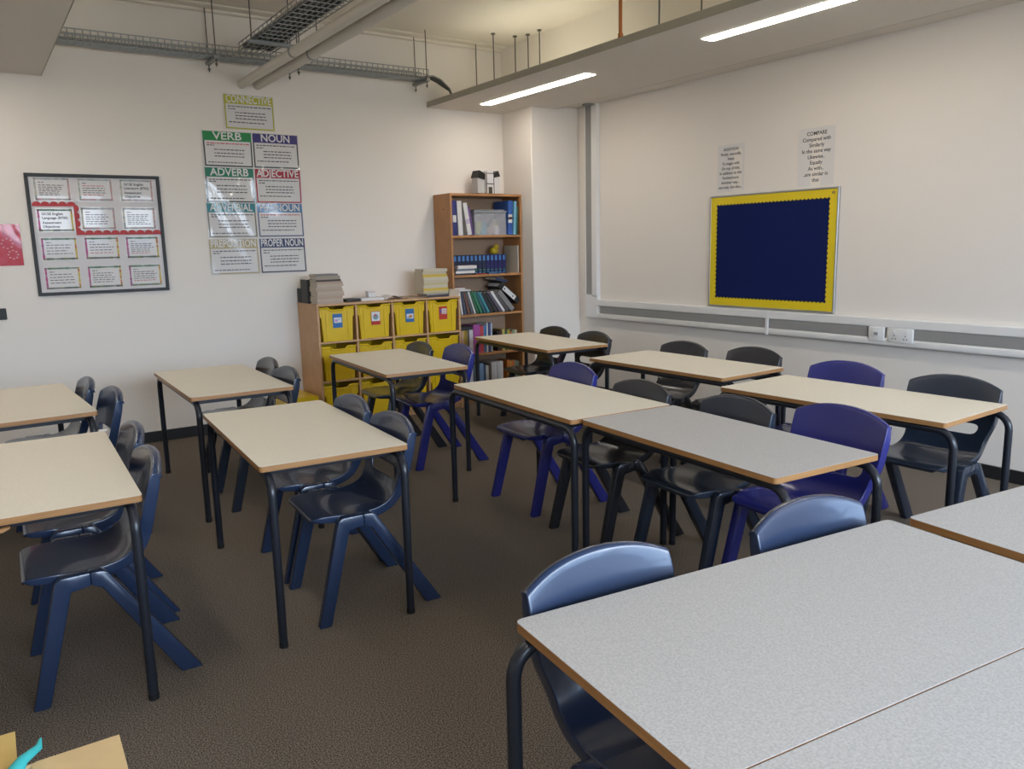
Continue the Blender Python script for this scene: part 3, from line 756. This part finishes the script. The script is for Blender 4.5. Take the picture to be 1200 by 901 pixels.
flat('paper_sheet', 'loose tan paper on the cabinet between booklet and book stack', 'paper', C(.45, .33, .22), .19, .19, .006, 3.33, 6.58, z, .06, pages=C(.45, .33, .22))
flat('magazine', 'dark magazine at the bottom of the right book stack', 'book', C(.06, .05, .055), .225, .18, .019, 3.515, 6.53, z, -.02)
flat('magazine', 'red and grey magazine second from bottom of the right book stack', 'book', C(.20, .06, .06), .23, .175, .016, 3.50, 6.53, z + .0195, .05, pages=C(.35, .36, .34))
zz = z + .036
for k in range(9):
    th = .0245; yl = k in (1, 6)
    cc = [C(.50, .43, .26), C(.60, .42, .06), C(.52, .46, .33), C(.55, .50, .38)][(1 if yl else (k % 3) + (k % 3 > 0))]
    flat('textbook', '%s textbook in the right stack on the cabinet, %s from its base' % ('yellow-banded' if yl else 'cream', ordn[k]), 'book', cc, .255 + q.uniform(-.006, .006), .18, th, 3.47 + q.uniform(-.005, .005), 6.52 + q.uniform(0, .01), zz, q.uniform(-.02, .02), 'cream textbooks stacked on the cabinet')
    zz += th + .0004
zz = z
for k in range(3):
    flat('paperback', 'cream paperback in the low pile beside the bookcase, %s' % ['lowest', 'middle one', 'topmost'][k], 'book', C(.48, .40, .30), .105, .15, .02, 3.733 + .002 * k, 6.52, zz, 0, 'low pile of cream paperbacks'); zz += .0204

# ------------------------------------------------------------------ bookcase
BX0, BX1, BY0, BY1, BZ = 3.852, 4.672, 6.65, YB - .004, 2.03
t = thing('bookcase', 'tall wooden five-shelf bookcase in the far corner', 'bookcase', (BX0, BY0, 0))
BF = lambda c: Vector((c.x - BX0, c.y - BY0, c.z))
MB().box(BX0, BX0 + .02, BY0, BY1, 0, BZ, M_shelf, .001).box(BX1 - .02, BX1, BY0, BY1, 0, BZ, M_shelf, .001).build('side_panels', t, fn=BF)
MB().box(BX0 + .02, BX1 - .02, BY0, BY1, BZ - .022, BZ, M_shelf, .001).build('top_panel', t, fn=BF)
SZ = [1.637, 1.261, .876, .485, .09]
for s in SZ: MB().box(BX0 + .0202, BX1 - .0202, BY0 + .003, BY1 - .008, s - .022, s, M_shelf, .001).build('shelf', t, fn=BF)
MB().box(BX0 + .02, BX1 - .02, BY1 - .006, BY1, .05, BZ - .022, M_shelfback).build('back_panel', t, fn=BF)
MB().box(BX0 + .02, BX1 - .02, BY0 + .02, BY0 + .035, 0, .068, M_shelf).build('plinth', t, fn=BF)
MB().tube([(BX0 - .0006, 6.78, 1.885), (BX0 + .001, 6.78, 1.885)], .008, M_black, 10).build('bolt_hole', t, fn=BF)
e = .0006; yb = BY0 + .006
X0 = BX0 + .021
# top shelf
z = SZ[0] + e
NV = C(.025, .03, .15); WHT = C(.62, .60, .58)
book('ring_binder', 'navy ring binder with a white spine label at the left end of the top shelf', 'binder', NV, .05, .27, .325, (X0 + .002, yb, z), label_col=WHT)
book('ring_binder', 'white ring binder standing next to the navy one', 'binder', WHT, .05, .27, .322, (X0 + .066, yb, z), rot=(0, -.03, 0))
book('ring_binder', 'white ring binder leaning, second white one on the top shelf', 'binder', WHT, .045, .27, .305, (X0 + .170, yb, z), rot=(0, -.16, 0), band=[(.35, .5, C(.45, .38, .5))])
book('workbook', 'thin purple workbook leaning on the white binder', 'book', C(.12, .06, .2), .022, .25, .27, (X0 + .219, yb, z), rot=(0, -.17, 0))
t = thing('storage_box', 'clear plastic storage box with a grey lid full of stationery, on the top shelf', 'box', (X0 + .248, yb + .012, z))
bw, bh, bdp = .380, .245, .24
m = MB(); m.box(0.02, bw - .02, 0.01, bdp - .01, 0, .003, M_clear); m.box(.006, bw - .006, 0, .003, 0, bh - .03, M_clear); m.box(.006, bw - .006, bdp - .003, bdp, 0, bh - .03, M_clear); m.box(.006, .009, .003, bdp - .003, 0, bh - .03, M_clear); m.box(bw - .009, bw - .006, .003, bdp - .003, 0, bh - .03, M_clear)
m.build('tub', t, 0)
MB().box(-.002, bw + .002, -.006, bdp + .004, bh - .03, bh - .012, C(.24, .25, .27), .004).box(.015, bw - .015, .01, bdp - .01, bh - .012, bh, C(.20, .21, .23), .004).build('lid', t)
def inbox(nm, lb, cat, mb, x, y, zo=.0035):
    o = mb.build(nm); o.location = (X0 + .243 + x, yb + .012 + y, z + zo); tag(o, lb, cat)
inbox('sticky_note_pad', 'green note pad inside the clear storage box', 'note pad', MB().box(0, .05, 0, .03, 0, .125, C(.36, .42, .05), .002, Matrix.Rotation(.15, 4, 'Y')), .04, .02, .012)
inbox('marker_pack', 'teal pack of pens inside the clear storage box', 'pens', MB().box(0, .065, 0, .03, 0, .12, C(.03, .33, .38), .003).box(0, .065, -.001, 0, .07, .115, C(.05, .22, .22)), .10, .02)
inbox('adhesive_roll', 'lilac tape roll inside the clear storage box', 'tape', MB().tube([(.035 * math.cos(a), 0, .037 + .035 * math.sin(a)) for a in [2 * PI * k / 20 for k in range(21)]], .014, C(.36, .31, .42), 8), .165, .13, .016)
inbox('paper_wad', 'crumpled tan paper inside the clear storage box', 'paper', MB().ball((.06, .03, .035), .06, .035, .035, C(.52, .38, .28), seg=8), .18, .06)
inbox('glue_bottle', 'white glue bottle with a yellow cap inside the clear storage box', 'bottle', MB().box(0, .05, 0, .03, 0, .085, WHT, .006).tube([(.025, .015, .085), (.025, .015, .115)], [.016, .008], C(.55, .48, .06), 8), .255, .015)
inbox('paper_roll', 'rolled tan paper leaning inside the clear storage box', 'paper', MB().tube([(0, 0, .012), (.10, .03, .14)], .02, C(.48, .40, .30), 10), .25, .12, .012)
for k, (cc, lb, w_, bx, an, h_) in enumerate([(C(.03, .10, .36), 'blue magazine file with a red and white label, right end of the top shelf', .05, .655, .06, .33), (C(.16, .38, .52), 'pale blue folder leaning beside the blue magazine file', .03, .716, .085, .325), (C(.03, .14, .11), 'dark green folder in the top shelf corner', .018, .748, .08, .27)]):
    book('folder', lb, 'folder', cc, w_, .26, h_, (X0 + bx - .020, yb - .002, z + w_ * math.sin(an - .03) + .0005), rot=(0, an - .03, 0), band=[(.35, .6, WHT), (.45, .52, C(.5, .08, .15))] if k == 0 else None)
# dictionaries
z = SZ[1] + e
for k in range(14):
    cc = C(.008, .014, .05) if k < 9 else C(.014, .012, .10)
    book('dictionary', 'blue dictionary on the second shelf, %s from the left' % ordn[k], 'book', cc, .0445, .17, .186, (X0 + .008 + k * .0475, yb + .105, z), group='row of blue dictionaries',
         inset=.010, band=[(.70, .96, C(.06, .19, .46)), (.18, .24, C(.03, .22, .12)), (.02, .12, C(.03, .18, .30))])
zz = z
for k, (cc, lb, th) in enumerate([(C(.03, .03, .035), 'black', .016), (WHT, 'white', .022), (C(.14, .17, .22), 'slate blue', .02), (C(.60, .45, .36), 'peach', .03)]):
    flat('workbook', lb + ' workbook in the flat pile before the dictionaries', 'book', cc, .2 + .012 * (k % 2), .096, th, X0 + .01 + .012 * k, yb, zz, .01 * k - .02, pages=M_paper if k in (1, 3) else M_pages); zz += th + .0005
flat('thin_book', 'thin blue book lying before the right dictionaries', 'book', C(.02, .08, .2), .13, .095, .014, X0 + .40, yb, z, -.05, pages=C(.03, .1, .2))
flat('thin_book', 'thin red book lying before the middle dictionaries', 'book', C(.30, .02, .02), .12, .095, .009, X0 + .25, yb, z, .02, pages=C(.3, .04, .03))
o = MB().ball((0, 0, .036), .045, .045, .036, C(.55, .42, .02), seg=14).ball((.022, -.01, .077), .026, .026, .026, C(.55, .42, .02), seg=12).tube([(.045, -.012, .076), (.062, -.016, .072)], [.009, .002], C(.5, .2, .02), 8).build('toy_duck', None, 60)
o.location = (X0 + .585, yb + .19, z + .1875); tag(o, 'small yellow toy duck sitting on the dictionaries', 'toy')
book('display_board', 'cream board standing at the right end of the second shelf', 'board', C(.50, .46, .38), .012, .24, .27, (X0 + .745, yb, z), pages=C(.5, .46, .38))
# leaning books on third shelf
z = SZ[2] + e
seq = [(.024, .235, .10, C(.46, .46, .05), 'yellow-green'), (.012, .225, .22, WHT, 'white'), (.018, .225, .30, C(.05, .06, .09), 'dark grey'), (.016, .225, .34, C(.15, .07, .05), 'brown'), (.014, .225, .36, C(.10, .10, .11), 'grey'), (.010, .23, .38, WHT, 'slim white'),
       (.016, .23, .42, C(.02, .10, .05), 'green'), (.016, .23, .45, C(.03, .17, .09), 'mid green'), (.018, .23, .47, C(.02, .10, .12), 'teal'), (.016, .23, .50, C(.05, .22, .28), 'light teal'), (.020, .23, .55, C(.015, .015, .02), 'black'),
       (.020, .23, .58, C(.02, .02, .025), 'ink black'), (.016, .24, .62, C(.10, .08, .12), 'plum'), (.016, .25, .68, M_paper, 'pale grey'), (.020, .25, .72, C(.09, .08, .08), 'dark brown'), (.03, .25, .76, C(.22, .21, .20), 'stone grey')]
sx = X0 + .004 + .235 * math.sin(.08); prev = None
for k, (w_, h_, an, cc, lb) in enumerate(seq):
    w_ *= 1.62; an = .08 + .052 * k * (1 - .014 * k)
    if prev:
        px, pw, ph_, pa = prev
        cand = [(px + pw * math.cos(pa) - ph_ * math.sin(pa), pw * math.sin(pa) + ph_ * math.cos(pa)), (px + pw * math.cos(pa), pw * math.sin(pa))]
        sx = max(a + math.tan(an) * b for a, b in cand) + .0012
    w_ = w_ * 1.0
    book('leaning_book', lb + ' book in the leaning row on the third shelf', 'book', cc, w_, .2, h_, (sx, yb + .01, z + .0003), rot=(0, -an, 0))
    prev = (sx, w_, h_, an)
flat('report', 'white report lying on top of the leaning books', 'book', WHT, .18, .19, .014, X0 + .0, yb + .0, z + .232, 0, pages=M_paper).rotation_euler = (0, .02, 0)
flat('report', 'red and white booklet on the white report', 'book', C(.25, .03, .06), .12, .18, .02, X0 + .0, yb + .005, z + .247, 0, pages=WHT).rotation_euler = (0, .02, 0)
t = thing('ring_binder', 'black lever binder with white spine label lying tilted over the leaning books', 'binder', (X0 + .50, yb, z + .255))
m = MB(); m.box(0, .29, 0, .004, 0, .062, M_black).box(0, .29, 0, .24, 0, .004, M_black).box(0, .29, 0, .24, .058, .062, M_black).box(.01, .28, .02, .22, .008, .05, M_paper)
m.build('cover', t, 0)
MB().box(.055, .235, -.001, 0, .008, .054, M_paper).build('spine_label', t, 0)
m = MB()
for xx in (.075, .2): m.tube([(xx, -.0022, .03), (xx, -.0008, .03)], .009, M_black, 10)
m.build('finger_hole', t, 0)
t.rotation_euler = (0, .68, 0)
book('folder', 'navy folder resting on the tilted binder', 'folder', C(.025, .04, .09), .03, .2, .14, (X0 + .50, yb + .03, z + .350), rot=(0, PI / 2 + .25, 0))
# fourth shelf
def row(z, items, shelf, x0):
    x = x0
    for k, (w_, h_, cc, lb) in enumerate(items):
        book('upright_book', '%s upright book, %s from the left on the %s shelf' % (lb, ordn[k] if k < 16 else 'far', shelf), 'book', cc, w_, .2, h_, (x, yb + .015 + .004 * (k % 3), z)); x += w_ + .0008
row(SZ[3] + e, [(.016, .238, C(.34, .33, .34), 'grey'), (.018, .235, C(.13, .07, .14), 'plum'), (.016, .24, C(.02, .02, .05), 'ink blue'), (.016, .236, C(.28, .08, .16), 'wine'), (.024, .235, C(.50, .36, .20), 'tan'), (.022, .24, C(.42, .27, .03), 'mustard'), (.018, .236, C(.30, .22, .05), 'ochre'), (.020, .24, C(.06, .04, .04), 'dark brown'),
                (.045, .238, C(.58, .54, .56), 'white'), (.075, .285, C(.33, .06, .26), 'magenta'), (.045, .27, C(.42, .05, .06), 'red'), (.032, .27, C(.05, .16, .34), 'blue'), (.014, .295, WHT, 'slim white'), (.035, .29, C(.04, .05, .14), 'navy'), (.022, .29, C(.36, .40, .46), 'pale blue')], 'fourth', X0 + .004)
xx = X0 + .49
for k, (w_, h_, cc, lb) in enumerate([(.03, .20, C(.03, .02, .02), 'black'), (.028, .21, C(.10, .03, .02), 'maroon'), (.03, .215, C(.45, .40, .10), 'yellow'), (.03, .2, C(.03, .09, .04), 'dark green'), (.025, .205, C(.35, .33, .05), 'lime'), (.03, .19, C(.45, .14, .04), 'orange'), (.03, .2, C(.2, .25, .15), 'olive'), (.03, .2, C(.5, .42, .3), 'cream')]):
    book('upright_book', lb + ' short book at the right end of the fourth shelf', 'book', cc, w_, .17, h_, (xx, yb + .02, SZ[3] + e)); xx += w_ + .001
flat('folder', 'black folder lying on top of the books on the fourth shelf', 'folder', C(.012, .012, .02), .19, .19, .03, X0 + .006, yb + .012, SZ[3] + e + .242, 0, pages=C(.02, .02, .03))
row(SZ[4] + e, [(.05, .22, C(.05, .05, .07), 'charcoal'), (.03, .24, C(.30, .16, .08), 'brown'), (.05, .25, C(.07, .06, .09), 'dark plum'), (.05, .29, C(.55, .55, .58), 'white'), (.035, .27, C(.10, .13, .17), 'slate'), (.042, .27, C(.36, .42, .50), 'pale grey-blue'), (.045, .29, C(.17, .29, .48), 'blue'), (.03, .27, C(.04, .07, .14), 'navy'), (.035, .26, C(.50, .50, .48), 'off-white'),
                (.028, .28, C(.10, .07, .05), 'dark brown'), (.035, .29, C(.52, .50, .49), 'pale grey'), (.035, .29, C(.55, .53, .51), 'chalk white'), (.035, .29, C(.50, .49, .49), 'silver grey'), (.035, .29, C(.56, .54, .53), 'warm white')], 'bottom', X0 + .004)
xx = X0 + .60
for k, (w_, h_, cc, lb) in enumerate([(.03, .29, C(.50, .15, .02), 'orange'), (.028, .28, C(.45, .22, .03), 'amber'), (.03, .285, C(.46, .12, .03), 'burnt orange'), (.028, .28, C(.16, .18, .12), 'sage'), (.028, .27, C(.13, .15, .11), 'moss')]):
    book('upright_book', lb + ' book at the right end of the bottom shelf', 'book', cc, w_, .18, h_, (xx, yb + .02, SZ[4] + e)); xx += w_ + .001

# paper model building on top
t = thing('cardboard_model', 'small white card model building with black roofs on top of the bookcase', 'model', (4.36, 6.80, BZ + .0005), R(8))
MB().box(-.17, .16, -.09, .09, 0, .008, C(.20, .10, .04), .001).build('base_board', t, 0)
pts = [(-.045, .008), (.045, .008), (.045, .205)] + [(.045 * math.cos(a), .205 + .03 * math.sin(a)) for a in [PI * k / 8 for k in range(1, 8)]] + [(-.045, .205)]
MB().poly(pts, -.06, .05, M_paper).build('tower', t, 0)
o = MB().poly([(-.135, .008), (-.05, .008), (-.05, .155), (-.135, .165)], -.03, .06, C(.50, .49, .47)).build('left_wing', t, 0)
MB().poly([(-.145, .16), (-.05, .14), (-.045, .195), (-.115, .228)], -.04, .065, M_black).build('roof', o, 0)
o = MB().poly([(.055, .008), (.135, .008), (.135, .175), (.055, .165)], -.045, .06, M_paper).build('right_wing', t, 0)
MB().poly([(.05, .160), (.142, .178), (.118, .232), (.045, .195)], -.05, .065, M_black).build('roof', o, 0)
MB().box(-.048, .048, -.063, -.060, .098, .106, M_black).box(-.048, .048, -.063, -.06, .198, .205, M_black).box(-.05, -.044, -.063, -.06, .008, .205, M_black).box(.044, .05, -.063, -.06, .008, .205, M_black).build('black_lines', t, 0)
MB().box(-.024, .024, -.062, -.060, .008, .072, C(.05, .05, .03)).build('doorway', t, 0)

# ------------------------------------------------------------------ open cardboard box in the near left corner
t = thing('cardboard_box', 'open tan cardboard box at the bottom left corner, flaps spread', 'box', (0, 0, 0))
bx0, bx1, by0, by1, bz = -.36, .004, 1.02, 1.408, .728
MB().box(bx0, bx1, by0, by1, 0, .006, M_card).box(bx0, bx0 + .005, by0, by1, .006, bz, M_card).box(bx1 - .005, bx1, by0, by1, .006, bz, M_card).box(bx0 + .005, bx1 - .005, by0, by0 + .005, .006, bz, M_card).box(bx0 + .005, bx1 - .005, by1 - .005, by1, .006, bz, M_card).build('box_walls', t, 0)
MB().addmesh([(bx1, by0, bz), (bx1, by1 + .002, bz), (.128, 1.403, bz + .004), (.118, by0 + .01, bz + .002), (bx1, by0, bz - .004), (bx1, by1 + .002, bz - .004), (.128, 1.403, bz), (.118, by0 + .01, bz - .002)],
             [(0, 3, 2, 1), (4, 5, 6, 7), (1, 2, 6, 5), (2, 3, 7, 6), (0, 4, 7, 3)], M_card).build('flap', t, 0)
MB().addmesh([(bx0, by1, bz), (bx1 - .024, by1, bz), (bx1 - .022, 1.523, bz + .003), (bx0 + .01, 1.53, bz + .003), (bx0, by1, bz - .004), (bx1 - .024, by1, bz - .004), (bx1 - .022, 1.523, bz - .001), (bx0 + .01, 1.53, bz - .001)],
             [(0, 1, 2, 3), (7, 6, 5, 4), (1, 5, 6, 2), (2, 6, 7, 3), (0, 3, 7, 4)], mat('cardboard_yellowish', (.58, .40, .13), .8, noise=.05, nscale=12)).build('flap', t, 0)
MB().box(bx0 - .12, bx0, by0, by1, bz - .004, bz, M_card).build('flap', t, 0)
MB().box(bx0, bx1, by0 - .12, by0, bz - .004, bz, M_card).build('flap', t, 0)
m = MB().ball((-.08, 1.27, .37), .075, .12, .36, M_teal, seg=16).ball((-.040, 1.372, .712), .024, .02, .024, M_teal, seg=12)
m.tube([(-.06, 1.33, .68), (-.038, 1.370, .724), (-.012, 1.392, .745), (.012, 1.412, .747), (.016, 1.432, .750)], [.03, .018, .009, .006, .002], M_teal, 10)
tag(m.build('teal_cloth', None, 60, (0, 0, .003)), 'crumpled teal cloth sticking out of the open cardboard box', 'cloth')

# ------------------------------------------------------------------ world, camera, view
W = bpy.data.worlds.new('World'); S.world = W; W.use_nodes = True
nt = W.node_tree; bg = nt.nodes['Background']; bg.inputs['Strength'].default_value = 1.
tc = nt.nodes.new('ShaderNodeTexCoord'); sx = nt.nodes.new('ShaderNodeSeparateXYZ'); rp_ = nt.nodes.new('ShaderNodeValToRGB')
nt.links.new(tc.outputs['Generated'], sx.inputs[0]); nt.links.new(sx.outputs['Z'], rp_.inputs['Fac']); nt.links.new(rp_.outputs['Color'], bg.inputs['Color'])
els = rp_.color_ramp.elements            # dull ground below the horizon, bright hazy sky above it
els[0].position = .0; els[0].color = (.7, .66, .6, 1); els[1].position = 1.; els[1].color = (3.6, 5.6, 9.0, 1)
e1 = els.new(.001); e1.color = (.7, .66, .6, 1)
e1 = els.new(.01); e1.color = (4.6, 6.6, 9.6, 1)
cam = bpy.data.cameras.new('camera'); co = bpy.data.objects.new('camera', cam); COL.objects.link(co)
rt = Vector((.825212, -.564366, -.022709)); up = Vector((.115873, .129804, .984746)); fw = Vector((.55281, .815255, -.172511))
co.matrix_world = Matrix(((rt.x, up.x, -fw.x, 0), (rt.y, up.y, -fw.y, 0), (rt.z, up.z, -fw.z, 1.5361), (0, 0, 0, 1)))
cam.sensor_width = 36; cam.lens = 932.558 / 1200 * 36; cam.clip_start = .05
S.camera = co
S.view_settings.view_transform = 'Standard'; S.view_settings.look = 'None'; S.view_settings.gamma = 1; S.view_settings.use_curve_mapping = False
S.view_settings.exposure = 0.
S.cycles.use_denoising = True
S.cycles.max_bounces = 8; S.cycles.diffuse_bounces = 5; S.cycles.glossy_bounces = 4; S.cycles.sample_clamp_indirect = 6
